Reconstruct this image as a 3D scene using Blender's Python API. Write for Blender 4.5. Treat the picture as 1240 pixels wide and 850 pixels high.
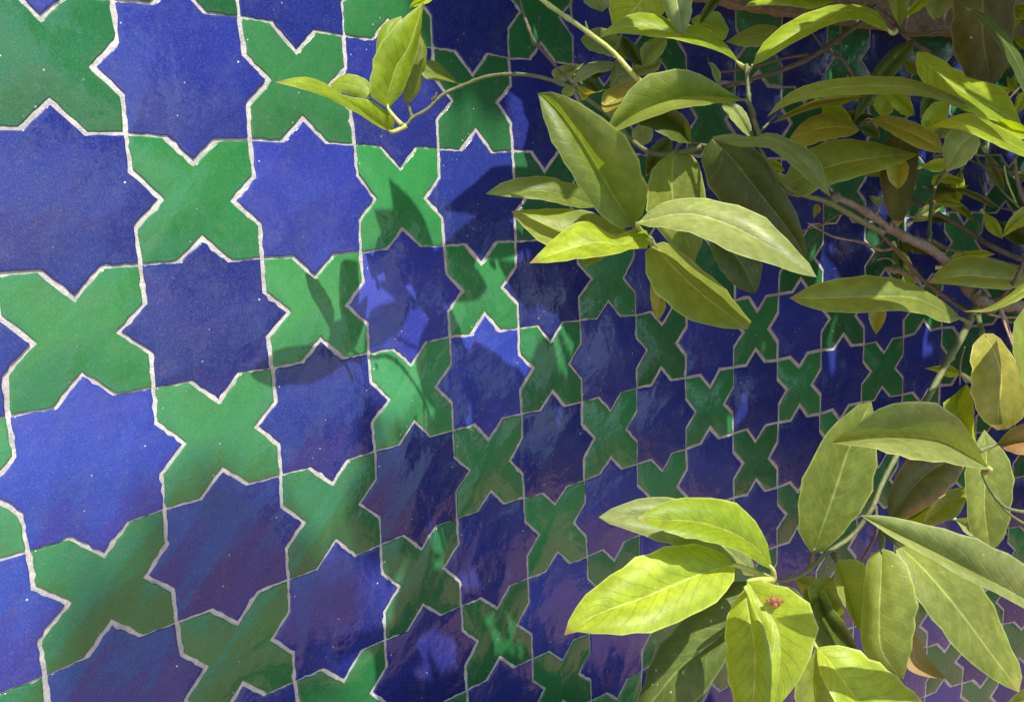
import bpy, bmesh, math, random
import numpy as np
from mathutils import Vector, Matrix, noise
rnd = random.Random(7)
for o in list(bpy.data.objects): bpy.data.objects.remove(o)
SC = bpy.context.scene
COL = SC.collection
CELL = 0.1                       # one tile module in metres
Z0 = 1.28                        # height of tile row line 0 above the ground

# ------------------------------------------------------------------ camera
F = 955.5                        # focal length in photo pixels (photo 1240 wide)
RM = np.array([[0.77189933, 0.04102093, -0.63441998], [-0.13072397, 0.98683319, -0.09524437], [0.62215968, 0.15645296, 0.7670983]])
CP = np.array([-6.67744087, -2.18470927, -6.89184146])      # camera in tile modules (x right, y down, z into wall)
def world(p):                    # tile modules -> metres
    return Vector((p[0]*CELL, p[2]*CELL, Z0 - p[1]*CELL))
def axis(v): return Vector((v[0], v[2], -v[1]))
cd = bpy.data.cameras.new('camera'); cam = bpy.data.objects.new('camera', cd); COL.objects.link(cam)
r_, u_, b_ = axis(RM[0]), -axis(RM[1]), -axis(RM[2])
cam.matrix_world = Matrix(((r_.x, u_.x, b_.x, 0), (r_.y, u_.y, b_.y, 0), (r_.z, u_.z, b_.z, 0), (0, 0, 0, 1)))
cam.location = world(CP)
cd.sensor_width = 36; cd.lens = F/1240*36; cd.clip_start = 0.01; cd.clip_end = 500
SC.camera = cam
def ray(px, py): return RM.T @ np.array([(px-620)/F, (py-425)/F, 1.0])
def at(px, py, d): return CP + d*ray(px, py)                  # point of space seen at a pixel, d modules deep
def pix(P):
    c = RM @ (np.asarray(P)-CP); return 620+F*c[0]/c[2], 425+F*c[1]/c[2], c[2]

# ------------------------------------------------------------------ light
SUN = np.array([-0.07055662, -0.55338832, 0.82992959])        # towards the sun, world axes
SUNL = np.array([SUN[0], -SUN[2], SUN[1]])                    # the same in module axes
W = bpy.data.worlds.new('World'); SC.world = W; W.use_nodes = True
nt = W.node_tree; nt.nodes.clear()
sky = nt.nodes.new('ShaderNodeTexSky'); sky.sky_type = 'NISHITA'; sky.sun_disc = False
sky.sun_elevation = math.asin(SUN[2]); sky.sun_rotation = math.atan2(SUN[0], SUN[1])
bgn = nt.nodes.new('ShaderNodeBackground'); bgn.inputs[1].default_value = 0.145
wo = nt.nodes.new('ShaderNodeOutputWorld')
nt.links.new(sky.outputs[0], bgn.inputs[0]); nt.links.new(bgn.outputs[0], wo.inputs[0])
sd = bpy.data.lights.new('sun', 'SUN'); sd.energy = 5.0; sd.angle = math.radians(0.5); sd.color = (1.0, 0.95, 0.86)
so = bpy.data.objects.new('sun', sd); COL.objects.link(so)
so.rotation_euler = Vector(SUN).to_track_quat('Z', 'Y').to_euler()
SC.view_settings.view_transform = 'Standard'; SC.view_settings.look = 'None'
SC.view_settings.exposure = 0.76; SC.view_settings.gamma = 1

# ------------------------------------------------------------------ helpers
def mat(name): 
    m = bpy.data.materials.new(name); m.use_nodes = True; m.node_tree.nodes.clear(); return m
class NT:
    def __init__(s, m): s.t = m.node_tree
    def n(s, typ, **kw):
        x = s.t.nodes.new('ShaderNode'+typ)
        for k, v in kw.items():
            if k.startswith('i_'):
                key = k[2:]; key = int(key) if key.isdigit() else key.replace('_', ' ')
                x.inputs[key].default_value = v
            else: setattr(x, k, v)
        return x
    def l(s, a, b): s.t.links.new(a, b)
    def ramp(s, src, stops):
        r = s.n('ValToRGB'); e = r.color_ramp.elements
        while len(e) < len(stops): e.new(0.5)
        for q, (p, c) in zip(e, stops): q.position = p; q.color = (*c, 1) if len(c) == 3 else c
        s.l(src, r.inputs[0]); return r.outputs[0]
    def math(s, op, a, b=None, c=None):
        x = s.n('Math', operation=op)
        for i, v in enumerate((a, b, c)):
            if v is None: continue
            if isinstance(v, (int, float)): x.inputs[i].default_value = v
            else: s.l(v, x.inputs[i])
        return x.outputs[0]
    def mix(s, f, a, b, typ='MIX'):
        x = s.n('Mix', data_type='RGBA', blend_type=typ)
        for i, v in ((0, f), (6, a), (7, b)):
            if isinstance(v, (int, float)): x.inputs[i].default_value = v
            elif isinstance(v, tuple): x.inputs[i].default_value = (*v, 1)
            else: s.l(v, x.inputs[i])
        return x.outputs[2]
    def noise(s, vec, scale, detail=2, rough=.5):
        x = s.n('TexNoise', i_Scale=scale, i_Detail=detail, i_Roughness=rough)
        if vec is not None: s.l(vec, x.inputs['Vector'])
        return x.outputs['Fac']
    def out(s, sh):
        o = s.n('OutputMaterial'); s.l(sh, o.inputs[0])
def link_mesh(name, verts, faces, m, parent=None, smooth=False, mats=None):
    me = bpy.data.meshes.new(name); me.from_pydata([tuple(v) for v in verts], [], faces); me.update()
    if m is not None: me.materials.append(m)
    if smooth: me.polygons.foreach_set('use_smooth', [True]*len(me.polygons))
    o = bpy.data.objects.new(name, me); COL.objects.link(o)
    if parent is not None: o.parent = parent
    return o
def thing(name, label, cat, group=None):
    o = bpy.data.objects.new(name, None); COL.objects.link(o); o.empty_display_size = .05
    o['label'] = label; o['category'] = cat
    if group: o['group'] = group
    return o
def catmull(P, n):
    P = [np.array(p, float) for p in P]
    if len(P) == 2: return [P[0]+(P[1]-P[0])*i/(n-1) for i in range(n)]
    Q = [2*P[0]-P[1]]+P+[2*P[-1]-P[-2]]
    dense = []
    for i in range(1, len(Q)-2):
        p0, p1, p2, p3 = Q[i-1:i+3]
        for k in range(10):
            t = k/10
            dense.append(.5*((2*p1)+(-p0+p2)*t+(2*p0-5*p1+4*p2-p3)*t*t+(-p0+3*p1-3*p2+p3)*t**3))
    dense.append(P[-1]); dense = np.array(dense)
    L = np.concatenate([[0], np.cumsum(np.linalg.norm(np.diff(dense, axis=0), axis=1))])
    s = np.linspace(0, L[-1], n)
    return [np.array([np.interp(v, L, dense[:, k]) for k in range(dense.shape[1])]) for v in s]

# ------------------------------------------------------------------ curved wall geometry
C0, C1 = -2.26971679e-02, -2.79933645e-02
xs_ = np.linspace(-14, 26, 1601)
xc = np.clip(xs_, -5, 20)
th_ = C0*(xc-5)+C1*(xc-5)**2/20
dx_ = xs_[1]-xs_[0]
PX = np.concatenate([[0], np.cumsum((np.cos(th_[1:])+np.cos(th_[:-1]))/2*dx_)])
PZ = np.concatenate([[0], np.cumsum((np.sin(th_[1:])+np.sin(th_[:-1]))/2*dx_)])
PX -= np.interp(5, xs_, PX); PZ -= np.interp(5, xs_, PZ)
def onwall(x, y, g=0.0):          # wall coordinate (columns, rows) -> module space, g proud of the surface
    th = np.interp(x, xs_, th_)
    return np.array([np.interp(x, xs_, PX)+g*math.sin(th), y-4, np.interp(x, xs_, PZ)-g*math.cos(th)])
def hitwall(px, py):
    d = ray(px, py); t = np.linspace(1, 60, 3000); P = CP+t[:, None]*d
    s = P[:, 2]-np.interp(P[:, 0], PX, PZ); i = int(np.argmax(s > 0)); a = -s[i-1]/(s[i]-s[i-1])
    return CP+(t[i-1]+a*(t[i]-t[i-1]))*d
def sunhit(P):                    # where the sunray through P meets the wall: columns, rows, distance
    P = np.asarray(P, float); t = np.linspace(0, 80, 400); Q = P[None]-t[:, None]*SUNL
    s = Q[:, 2]-np.interp(Q[:, 0], PX, PZ); i = int(np.argmax(s > 0))
    if i == 0: return None
    a = -s[i-1]/(s[i]-s[i-1]); tt = t[i-1]+a*(t[i]-t[i-1]); Q = P-tt*SUNL
    return np.interp(Q[0], PX, xs_), Q[1]+4, tt

NODES = [(-1, 3, -0.017, 0.013), (-1, 4, -0.02, 0.034), (-1, 5, -0.027, 0.026), (0, 0, 0.016, 0.028), (0, 1, 0.001, -0.001), (0, 2, 0.0, -0.001), (0, 3, -0.006, -0.017), (0, 4, -0.024, -0.008), (0, 5, -0.029, -0.013), (1, 0, 0.011, 0.004), (1, 1, 0.007, -0.001), (1, 2, 0.022, 0.006), (1, 3, 0.022, -0.019), (1, 4, 0.013, -0.034), (1, 5, -0.003, -0.03), (1, 6, -0.032, -0.015), (2, 0, 0.006, 0.037), (2, 1, 0.039, 0.001), (2, 2, 0.019, 0.001), (2, 3, 0.032, -0.012), (2, 4, 0.028, -0.024), (2, 5, 0.015, -0.052), (2, 6, -0.012, -0.021), (3, 0, 0.009, 0.034), (3, 1, 0.013, 0.011), (3, 2, 0.02, -0.006), (3, 3, 0.031, -0.05), (3, 4, 0.008, -0.032), (3, 5, -0.007, -0.042), (3, 6, -0.01, -0.028), (3, 7, 0.006, 0.012), (4, 0, 0.021, 0.027), (4, 2, 0.017, -0.005), (4, 3, 0.008, -0.03), (4, 4, -0.0, -0.026), (4, 5, -0.014, -0.015), (4, 6, -0.0, -0.008), (4, 7, 0.024, 0.039), (5, 3, -0.006, -0.013), (5, 4, -0.002, 0.003), (5, 5, -0.011, 0.012), (5, 6, 0.004, 0.034), (5, 7, 0.001, 0.089), (6, 3, -0.02, 0.027), (6, 4, -0.019, -0.011), (6, 5, -0.028, 0.018), (6, 6, -0.017, 0.032), (7, 4, -0.054, 0.002), (7, 5, -0.056, 0.021), (8, 4, -0.032, -0.008), (8, 5, -0.028, -0.012), (9, 0, -0.01, -0.009), (9, 3, -0.02, -0.003), (9, 4, -0.031, 0.017), (9, 5, 0.006, -0.001), (9, 6, 0.005, 0.049), (10, 4, 0.007, -0.02), (10, 5, 0.009, 0.024), (11, 4, 0.063, 0.002), (12, 4, 0.056, -0.022), (12, 5, 0.079, -0.002), (13, 4, 0.012, -0.092), (13, 2, -0.033, -0.096), (14, 2, -0.07, -0.066)]
NODED = {(i, j): (a, b) for i, j, a, b in NODES}
def warp(i, j):
    if (i, j) in NODED: return NODED[(i, j)]
    sw = sa = sb = 0
    for a0, b0, a, b in NODES:
        w = 1/((a0-i)**2+(b0-j)**2)**1.5; sw += w; sa += w*a; sb += w*b
    return sa/sw*.7+rnd.gauss(0, .008), sb/sw*.7+rnd.gauss(0, .012)
I0, I1, J0, J1 = -5, 19, -1, 13
NODE = {(i, j): tuple(warp(i, j)) for i in range(I0, I1+2) for j in range(J0, J1+2)}
def npos(i, j): a, b = NODE[(i, j)]; return np.array([i+a, j+b])

# ------------------------------------------------------------------ materials
def tile_mat(name, c1, c2, c3):
    m = mat(name); g = NT(m)
    tc = g.n('TexCoord'); oi = g.n('ObjectInfo'); P = tc.outputs['Object']
    base = g.mix(oi.outputs['Random'], c1, c2)
    big = g.ramp(g.noise(P, 11, 4, .6), [(.36, (0, 0, 0)), (.70, (1, 1, 1))])
    base = g.mix(g.math('MULTIPLY', big, .62), base, c3)
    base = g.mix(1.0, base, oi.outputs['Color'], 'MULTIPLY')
    # fine orange-peel speckle of the glaze
    fine = g.noise(P, 900, 2, .6)
    base = g.mix(g.ramp(fine, [(.50, (0, 0, 0)), (.76, (.11, .11, .11))]), base, (.36, .40, .50))
    # chips and dust specks
    vor = g.n('TexVoronoi', i_Scale=140.0, feature='F1'); g.l(P, vor.inputs['Vector'])
    sel = g.noise(P, 37, 2, .6)
    spk = g.math('MULTIPLY', g.ramp(vor.outputs['Distance'], [(.08, (1, 1, 1)), (.14, (0, 0, 0))]), g.ramp(sel, [(.58, (0, 0, 0)), (.64, (1, 1, 1))]))
    base = g.mix(g.math('MULTIPLY', spk, .75), base, (.6, .62, .66))
    # hairline scratches
    mp = g.n('Mapping', i_Scale=(1, 3, 9), i_Rotation=(0, .7, .4)); g.l(P, mp.inputs[0])
    scr = g.n('TexNoise', i_Scale=26.0, i_Detail=0.0, i_Distortion=0.2); g.l(mp.outputs[0], scr.inputs['Vector'])
    sl = g.math('ABSOLUTE', g.math('SUBTRACT', scr.outputs['Fac'], .5))
    sm = g.math('MULTIPLY', g.ramp(sl, [(.0, (1, 1, 1)), (.006, (0, 0, 0))]), g.ramp(g.noise(P, 22, 2), [(.66, (0, 0, 0)), (.72, (1, 1, 1))]))
    base = g.mix(g.math('MULTIPLY', sm, .3), base, (.5, .54, .62))
    # crackle dust
    film = g.ramp(g.noise(P, 45, 5, .7), [(.5, (0, 0, 0)), (.9, (.07, .07, .07))])
    base = g.mix(film, base, (.4, .42, .46))
    b = g.n('BsdfPrincipled', i_Roughness=.12, i_IOR=1.5)
    g.l(base, b.inputs['Base Color'])
    g.l(g.math('MULTIPLY_ADD', g.noise(P, 60, 3), .20, .06), b.inputs['Roughness'])
    h1 = g.noise(P, 34, 3, .5); h2 = g.noise(P, 110, 2, .5)
    h = g.math('ADD', g.math('MULTIPLY', h1, 1.0), g.math('MULTIPLY', h2, .16))
    bp = g.n('Bump', i_Strength=.75, i_Distance=.0020); g.l(h, bp.inputs['Height']); g.l(bp.outputs[0], b.inputs['Normal'])
    g.out(b.outputs[0]); return m
M_BLUE = tile_mat('cobalt_glaze', (.015, .026, .19), (.024, .040, .27), (.010, .015, .115))
M_GREEN = tile_mat('green_glaze', (.022, .145, .038), (.034, .205, .062), (.012, .090, .024))
def rough_mat(name, c1, c2, c3, s1=30, s2=300, bump=.003, rough=.9):
    m = mat(name); g = NT(m); tc = g.n('TexCoord'); P = tc.outputs['Object']
    a = g.mix(g.ramp(g.noise(P, s1, 5, .6), [(.3, (0, 0, 0)), (.7, (1, 1, 1))]), c1, c2)
    a = g.mix(g.ramp(g.noise(P, s2, 4, .7), [(.5, (0, 0, 0)), (.75, (.8, .8, .8))]), a, c3)
    b = g.n('BsdfPrincipled', i_Roughness=rough); g.l(a, b.inputs['Base Color'])
    bp = g.n('Bump', i_Strength=.9, i_Distance=bump); g.l(g.noise(P, s2*.6, 5, .65), bp.inputs['Height']); g.l(bp.outputs[0], b.inputs['Normal'])
    g.out(b.outputs[0]); return m
M_GROUT = rough_mat('lime_grout', (.53, .505, .47), (.28, .27, .26), (.22, .20, .18), 70, 520, .0014)
M_BODY = rough_mat('wall_plaster', (.42, .33, .25), (.34, .26, .2), (.25, .19, .14), 8, 60, .004)
M_COPE = rough_mat('mud_render', (.30, .27, .16), (.17, .145, .085), (.44, .41, .28), 24, 110, .008)
M_STONE = rough_mat('pink_stone', (.62, .42, .33), (.50, .32, .25), (.70, .55, .46), 14, 80, .006)
M_GROUND = rough_mat('terracotta_paving', (.46, .225, .15), (.38, .19, .13), (.31, .17, .12), 1.2, 30, .004)
M_HOUSE = rough_mat('far_render', (.50, .40, .33), (.44, .35, .29), (.38, .3, .26), 1, 20, .004)
def leaf_mat(name, c1, c2, vein, under, trans, tcol, spots=.0, patch=None, lvein=None):
    lvein = lvein or vein
    m = mat(name); g = NT(m)
    uv = g.n('UVMap'); uv.uv_map = 'UVMap'
    sp = g.n('SeparateXYZ'); g.l(uv.outputs[0], sp.inputs[0]); U, V = sp.outputs[0], sp.outputs[1]
    oi = g.n('ObjectInfo'); geo = g.n('NewGeometry')
    tc = g.n('TexCoord'); P = tc.outputs['Object']
    au = g.math('ABSOLUTE', g.math('SUBTRACT', g.math('MULTIPLY', U, 2), 1))
    wob = g.noise(P, 60, 3, .5)
    ph = g.math('ADD', g.math('SUBTRACT', g.math('MULTIPLY', V, 11), g.math('MULTIPLY', g.math('POWER', au, .8), 2.4)), g.math('MULTIPLY', wob, 1.4))
    fr = g.math('ABSOLUTE', g.math('SUBTRACT', g.math('FRACT', ph), .5))
    lat = g.ramp(fr, [(.0, (1, 1, 1)), (.14, (0, 0, 0))])
    # broken reticulate network between the side veins
    vo = g.n('TexVoronoi', feature='DISTANCE_TO_EDGE', i_Scale=330.0); g.l(P, vo.inputs['Vector'])
    net = g.ramp(vo.outputs['Distance'], [(.0, (.5, .5, .5)), (.08, (0, 0, 0))])
    lat = g.math('MULTIPLY', lat, g.math('SUBTRACT', 1, g.math('MULTIPLY', au, .6)))
    mid = g.ramp(au, [(.018, (1, 1, 1)), (.055, (0, 0, 0))])
    col = g.mix(g.ramp(g.math('ADD', g.math('MULTIPLY', g.noise(P, 28, 4, .6), .7), g.math('MULTIPLY', oi.outputs['Random'], .3)), [(.3, (0, 0, 0)), (.7, (1, 1, 1))]), c1, c2)
    col = g.mix(g.math('MULTIPLY', g.noise(P, 420, 3, .6), .30), col, tuple(min(1, x*1.7) for x in c2))
    if patch:
        pm = g.ramp(g.math('ADD', g.noise(P, 24, 4, .6), g.math('MULTIPLY', au, .12)), [(.58, (0, 0, 0)), (.68, (1, 1, 1))])
        col = g.mix(g.math('MULTIPLY', pm, .8), col, patch)
    col = g.mix(g.math('MULTIPLY', lat, .42), col, lvein)
    col = g.mix(g.math('MULTIPLY', net, .2), col, lvein)
    col = g.mix(g.math('MULTIPLY', mid, .9), col, tuple(min(1, q*1.25) for q in vein))
    edge = g.ramp(au, [(.93, (0, 0, 0)), (.985, (1, 1, 1))])
    col = g.mix(g.math('MULTIPLY', edge, .8), col, tuple(min(1, q*1.3) for q in vein))
    # specks of dust and scale insects
    v2 = g.n('TexVoronoi', i_Scale=170.0); g.l(P, v2.inputs['Vector'])
    sk = g.math('MULTIPLY', g.ramp(v2.outputs['Distance'], [(.07, (1, 1, 1)), (.12, (0, 0, 0))]), g.ramp(g.noise(P, 33, 2), [(.56, (0, 0, 0)), (.62, (1, 1, 1))]))
    col = g.mix(g.math('MULTIPLY', sk, .5), col, (.7, .68, .5))
    dk = g.ramp(g.noise(P, 95, 3, .6), [(.70, (0, 0, 0)), (.76, (1, 1, 1))])
    col = g.mix(g.math('MULTIPLY', dk, .45+spots), col, (.10, .075, .02))
    tipm = g.math('MULTIPLY', g.ramp(g.math('ADD', V, g.math('MULTIPLY', g.noise(P, 90, 4, .6), .12)), [(.985, (0, 0, 0)), (1.04, (1, 1, 1))]), g.ramp(oi.outputs['Random'], [(.35, (0, 0, 0)), (.6, (1, 1, 1))]))
    col = g.mix(g.math('MULTIPLY', tipm, .8), col, (.36, .24, .10))
    blot = g.ramp(g.noise(P, 17, 3, .55), [(.42, (.72, .74, .7)), (.62, (1.12, 1.1, 1.05))])
    col = g.mix(1.0, col, blot, 'MULTIPLY')
    mot = g.ramp(g.noise(P, 140, 5, .65), [(.36, (.74, .76, .7)), (.66, (1.22, 1.18, 1.15))])
    col = g.mix(.8, col, mot, 'MULTIPLY')
    topc = col
    undc = g.mix(.7, col, under)
    col2 = g.mix(geo.outputs['Backfacing'], topc, undc)
    b = g.n('BsdfPrincipled', i_IOR=1.45); g.l(col2, b.inputs['Base Color'])
    g.l(g.math('ADD', g.math('MULTIPLY', g.noise(P, 80, 3), .25), g.math('MULTIPLY_ADD', geo.outputs['Backfacing'], .2, .33)), b.inputs['Roughness'])
    b.inputs['Specular IOR Level'].default_value = .45
    hh = g.math('SUBTRACT', g.math('MULTIPLY', g.noise(P, 120, 4, .6), .35), g.math('ADD', g.math('MULTIPLY', lat, .2), g.math('ADD', g.math('MULTIPLY', net, .12), g.math('MULTIPLY', mid, .25))))
    hh = g.math('ADD', hh, g.math('MULTIPLY', g.noise(P, 34, 2), 1.2))
    bp = g.n('Bump', i_Strength=.6, i_Distance=.0008); g.l(hh, bp.inputs['Height']); g.l(bp.outputs[0], b.inputs['Normal'])
    tr = g.n('BsdfTranslucent'); 
    tcl = g.mix(g.math('MULTIPLY', g.math('ADD', lat, g.math('MULTIPLY', net, .7)), .6), tcol, tuple(x*.35 for x in tcol))
    tcl = g.mix(g.math('MULTIPLY', g.noise(P, 60, 4, .6), .6), tcl, tuple(x*.6 for x in tcol))
    g.l(tcl, tr.inputs[0]); g.l(bp.outputs[0], tr.inputs[1])
    mx = g.n('MixShader'); mx.inputs[0].default_value = trans
    g.l(b.outputs[0], mx.inputs[1]); g.l(tr.outputs[0], mx.inputs[2]); g.out(mx.outputs[0]); return m
LM = {
 'm': leaf_mat('mature_leaf', (.122, .165, .024), (.195, .232, .042), (.32, .36, .10), (.24, .29, .07), .42, (.42, .56, .015)),
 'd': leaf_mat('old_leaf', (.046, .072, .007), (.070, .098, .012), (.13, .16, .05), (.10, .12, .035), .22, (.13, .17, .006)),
 'y': leaf_mat('young_leaf', (.21, .31, .016), (.31, .40, .028), (.42, .47, .13), (.33, .40, .10), .46, (.52, .66, .006), 0, None, (.13, .21, .010)),
 'o': leaf_mat('ageing_leaf', (.30, .26, .022), (.22, .22, .028), (.42, .37, .08), (.34, .30, .07), .40, (.46, .38, .012), .1),
 'p': leaf_mat('dusty_leaf', (.24, .28, .085), (.19, .24, .065), (.36, .38, .18), (.34, .36, .17), .33, (.36, .42, .04)),
 'r': leaf_mat('browning_leaf', (.07, .09, .016), (.10, .11, .02), (.24, .2, .08), (.36, .24, .12), .28, (.2, .16, .012), .25, (.28, .13, .05)),
 'n': leaf_mat('backlit_dark_leaf', (.045, .042, .006), (.062, .056, .008), (.11, .09, .02), (.08, .07, .015), .2, (.16, .12, .004)),  # shade of the backlit hanging leaves painted in as dark brown olive
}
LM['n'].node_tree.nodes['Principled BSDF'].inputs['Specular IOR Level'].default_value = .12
def bark_mat(name, c1, c2, c3, sc=1.0, rough=.75):
    m = mat(name); g = NT(m); tc = g.n('TexCoord'); P = tc.outputs['Object']
    a = g.mix(g.ramp(g.noise(P, 90*sc, 4, .6), [(.35, (0, 0, 0)), (.65, (1, 1, 1))]), c1, c2)
    a = g.mix(g.ramp(g.noise(P, 500*sc, 4, .7), [(.5, (0, 0, 0)), (.7, (1, 1, 1))]), a, c3)
    b = g.n('BsdfPrincipled', i_Roughness=rough); g.l(a, b.inputs['Base Color'])
    bp = g.n('Bump', i_Strength=.9, i_Distance=.0012); g.l(g.noise(P, 260*sc, 5, .7), bp.inputs['Height']); g.l(bp.outputs[0], b.inputs['Normal'])
    g.out(b.outputs[0]); return m
M_BARK = bark_mat('brown_bark', (.125, .09, .058), (.19, .145, .10), (.06, .042, .027))
M_DARK = bark_mat('dark_twig', (.08, .06, .035), (.13, .10, .05), (.05, .035, .025))
M_GSTEM = bark_mat('green_stem', (.075, .095, .022), (.12, .135, .038), (.16, .15, .07), 1, .5)
M_YSTEM = bark_mat('young_stem', (.34, .38, .08), (.42, .45, .12), (.28, .26, .1), 1, .45)
M_DRY = bark_mat('dry_stalk', (.26, .17, .10), (.34, .24, .15), (.16, .09, .05))

# ------------------------------------------------------------------ the tiled wall
wall = thing('tiled_wall', 'curved garden wall covered with cobalt star tiles and green cross tiles in pale grout', 'wall')
def sheet(name, x0, x1, y0, y1, g, m, nx=80, kind=None):
    vs, fs = [], []
    for i in range(nx+1):
        x = x0+(x1-x0)*i/nx
        vs += [world(onwall(x, y0, g)), world(onwall(x, y1, g))]
    for i in range(nx): fs.append((2*i, 2*i+1, 2*i+3, 2*i+2))
    return link_mesh(name, vs, fs, m, wall, True)
sheet('grout', -5.6, 20.6, -1.02, 13.9, .003, M_GROUT)
def slab(name, x0, x1, y0, y1, gf, gb, m, nx=60, wob=0):
    vs, fs = [], []
    for i in range(nx+1):
        x = x0+(x1-x0)*i/nx
        for y, g in ((y0, gf), (y1, gf), (y1, gb), (y0, gb)):
            w = rnd.uniform(-wob, wob)
            vs.append(world(onwall(x, y+w*(0.6), g+w)))
    for i in range(nx):
        a = 4*i
        for k in range(4): fs.append((a+k, a+(k+1) % 4, a+4+(k+1) % 4, a+4+k))
    fs += [(3, 2, 1, 0), (4*nx, 4*nx+1, 4*nx+2, 4*nx+3)]
    return link_mesh(name, vs, fs, m, wall, False)
slab('body', -5.6, 20.6, -1.0, 13.9, -.03, -2.6, M_BODY)
cope = slab('coping', -5.7, 20.7, -1.42, -.97, .22, -2.9, M_COPE, 160, .035)
# tile outlines: corners on the nodes, star points push into the crosses
def edge_pts(a, b, side):
    """points along an edge from node a to node b; side=+1 tip to the left of a->b"""
    d = b-a; n = np.array([d[1], -d[0]])*side
    j = lambda s: rnd.gauss(0, s)
    return [a, a+d*.293, a+d*.5+n*.207, a+d*.707]
EDGE = {}
def edge(i, j, horiz):
    k = (i, j, horiz)
    if k not in EDGE:
        a = npos(i, j); b = npos(i+1, j) if horiz else npos(i, j+1)
        # the star cell on one side of this edge sends its tip to the other side
        if horiz: star_above = ((i+j-1) % 2 == 0); n = np.array([0, 1.0 if star_above else -1.0])
        else: star_left = ((i-1+j) % 2 == 0); n = np.array([1.0 if star_left else -1.0, 0])
        d = b-a; s = lambda: rnd.gauss(0, .008)
        EDGE[k] = [a, a+d*(.293+s())+n*s(), a+d*(.5+s())+n*(.207+s()), a+d*(.707+s())+n*s(), b]
    return EDGE[k]
def outline(i, j):
    t = edge(i, j, True); r = edge(i+1, j, False); b = edge(i, j+1, True); l = edge(i, j, False)
    return t[:4]+r[:4]+b[::-1][:4]+l[::-1][:4]
def inset(P, dx, dy, jit):
    n = len(P); out = []
    for k in range(n):
        p0, p1, p2 = P[k-1], P[k], P[(k+1) % n]
        def off(a, b):
            d = b-a; L = np.linalg.norm(d); nn = np.array([-d[1], d[0]])/L       # inward for this winding (y down)
            return nn, abs(nn[0])*dx+abs(nn[1])*dy
        n1, o1 = off(p0, p1); n2, o2 = off(p1, p2)
        A = np.array([n1, n2]); det = np.linalg.det(A)
        if abs(det) < .2: q = p1+n1*o1
        else: q = p1+np.linalg.solve(A, np.array([o1, o2]))
        out.append(q)
    return out
def subdiv(P, k, jit):
    out = []
    for a, b in zip(P, P[1:]+P[:1]):
        d = b-a; L = np.linalg.norm(d); nn = np.array([-d[1], d[0]])/L
        for s in range(k):
            t = s/k; out.append(a+d*t+nn*(rnd.gauss(0, jit) if s else rnd.gauss(0, jit*.5)))
    return out
rt = random.Random(3)
# nearest tiles: sun patch and soft shade painted into the glaze tone
LIGHT_TONE = {(-1, 1): .55, (0, 2): .62, (0, 4): .62, (1, 5): .68, (-1, 3): 1.15, (0, 0): 1.0, (1, 1): .95, (1, 3): .68, (2, 2): 1.3, (3, 3): 1.3, (2, 4): .62,
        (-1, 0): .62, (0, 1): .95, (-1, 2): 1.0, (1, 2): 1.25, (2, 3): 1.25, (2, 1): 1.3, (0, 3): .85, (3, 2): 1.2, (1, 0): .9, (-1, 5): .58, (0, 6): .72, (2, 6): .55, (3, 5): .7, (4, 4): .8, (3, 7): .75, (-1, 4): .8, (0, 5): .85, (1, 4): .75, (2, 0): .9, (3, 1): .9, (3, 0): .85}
for j in range(J0, J1+1):
    for i in range(I0, I1+1):
        star = (i+j) % 2 == 0
        P = outline(i, j)
        if j == J0: P = [np.array([p[0], -1.03]) if q < 5 else p for q, p in enumerate(P)]
        gx, gy = rt.uniform(.010, .023), rt.uniform(.005, .014)
        if i > 6: gx, gy = gx*1.25, gy*1.9
        Q = inset(P, gx, gy, 0)
        k = 6 if i < 4 else (4 if i < 7 else 2)
        Q = subdiv(Q, k, .0040 if i < 7 else .003)
        for q in range(len(Q)):
            if rt.random() < .035: Q[q] = Q[q]+(sum(Q)/len(Q)-Q[q])*rt.uniform(.012, .03)
        cen = sum(Q)/len(Q)
        h0 = rt.uniform(.012, .019); tx, ty = max(-.008, min(.008, rt.gauss(0, .006))), max(-.008, min(.008, rt.gauss(0, .006)))
        def H(q): return h0+tx*(q[0]-cen[0])+ty*(q[1]-cen[1])
        c3 = world(onwall(cen[0], cen[1], 0))
        def ring(off, dh, back=None):
            R = []
            for m_, q in enumerate(Q):
                q0, q2 = Q[m_-1], Q[(m_+1) % len(Q)]; d = q2-q0; L = np.linalg.norm(d) or 1
                qq = q+np.array([-d[1], d[0]])/L*off
                R.append(world(onwall(qq[0], qq[1], (H(qq)+dh) if back is None else back))-c3)
            return R
        n = len(Q)
        vs = ring(0, 0, -.02)+ring(0, -.005)+ring(.004, -.0015)+ring(.011, 0)
        fs = []
        for L in range(3):
            for a in range(n):
                b = (a+1) % n
                fs.append((L*n+a, L*n+b, (L+1)*n+b, (L+1)*n+a))
        fs.append(tuple(range(3*n, 4*n)))
        fs = [f[::-1] for f in fs]
        o = link_mesh('star_tile' if star else 'cross_tile', vs, fs, M_BLUE if star else M_GREEN, wall)
        o.location = c3
        tone = LIGHT_TONE.get((i, j), rt.uniform(.62, 1.15)); o.color = (tone*rt.uniform(.85, 1.15), tone*rt.uniform(.92, 1.08), tone**.8, 1)
        for pl in o.data.polygons[:-1]: pl.use_smooth = pl.index >= n
        o.data.polygons[len(fs)-1].use_smooth = True

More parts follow.
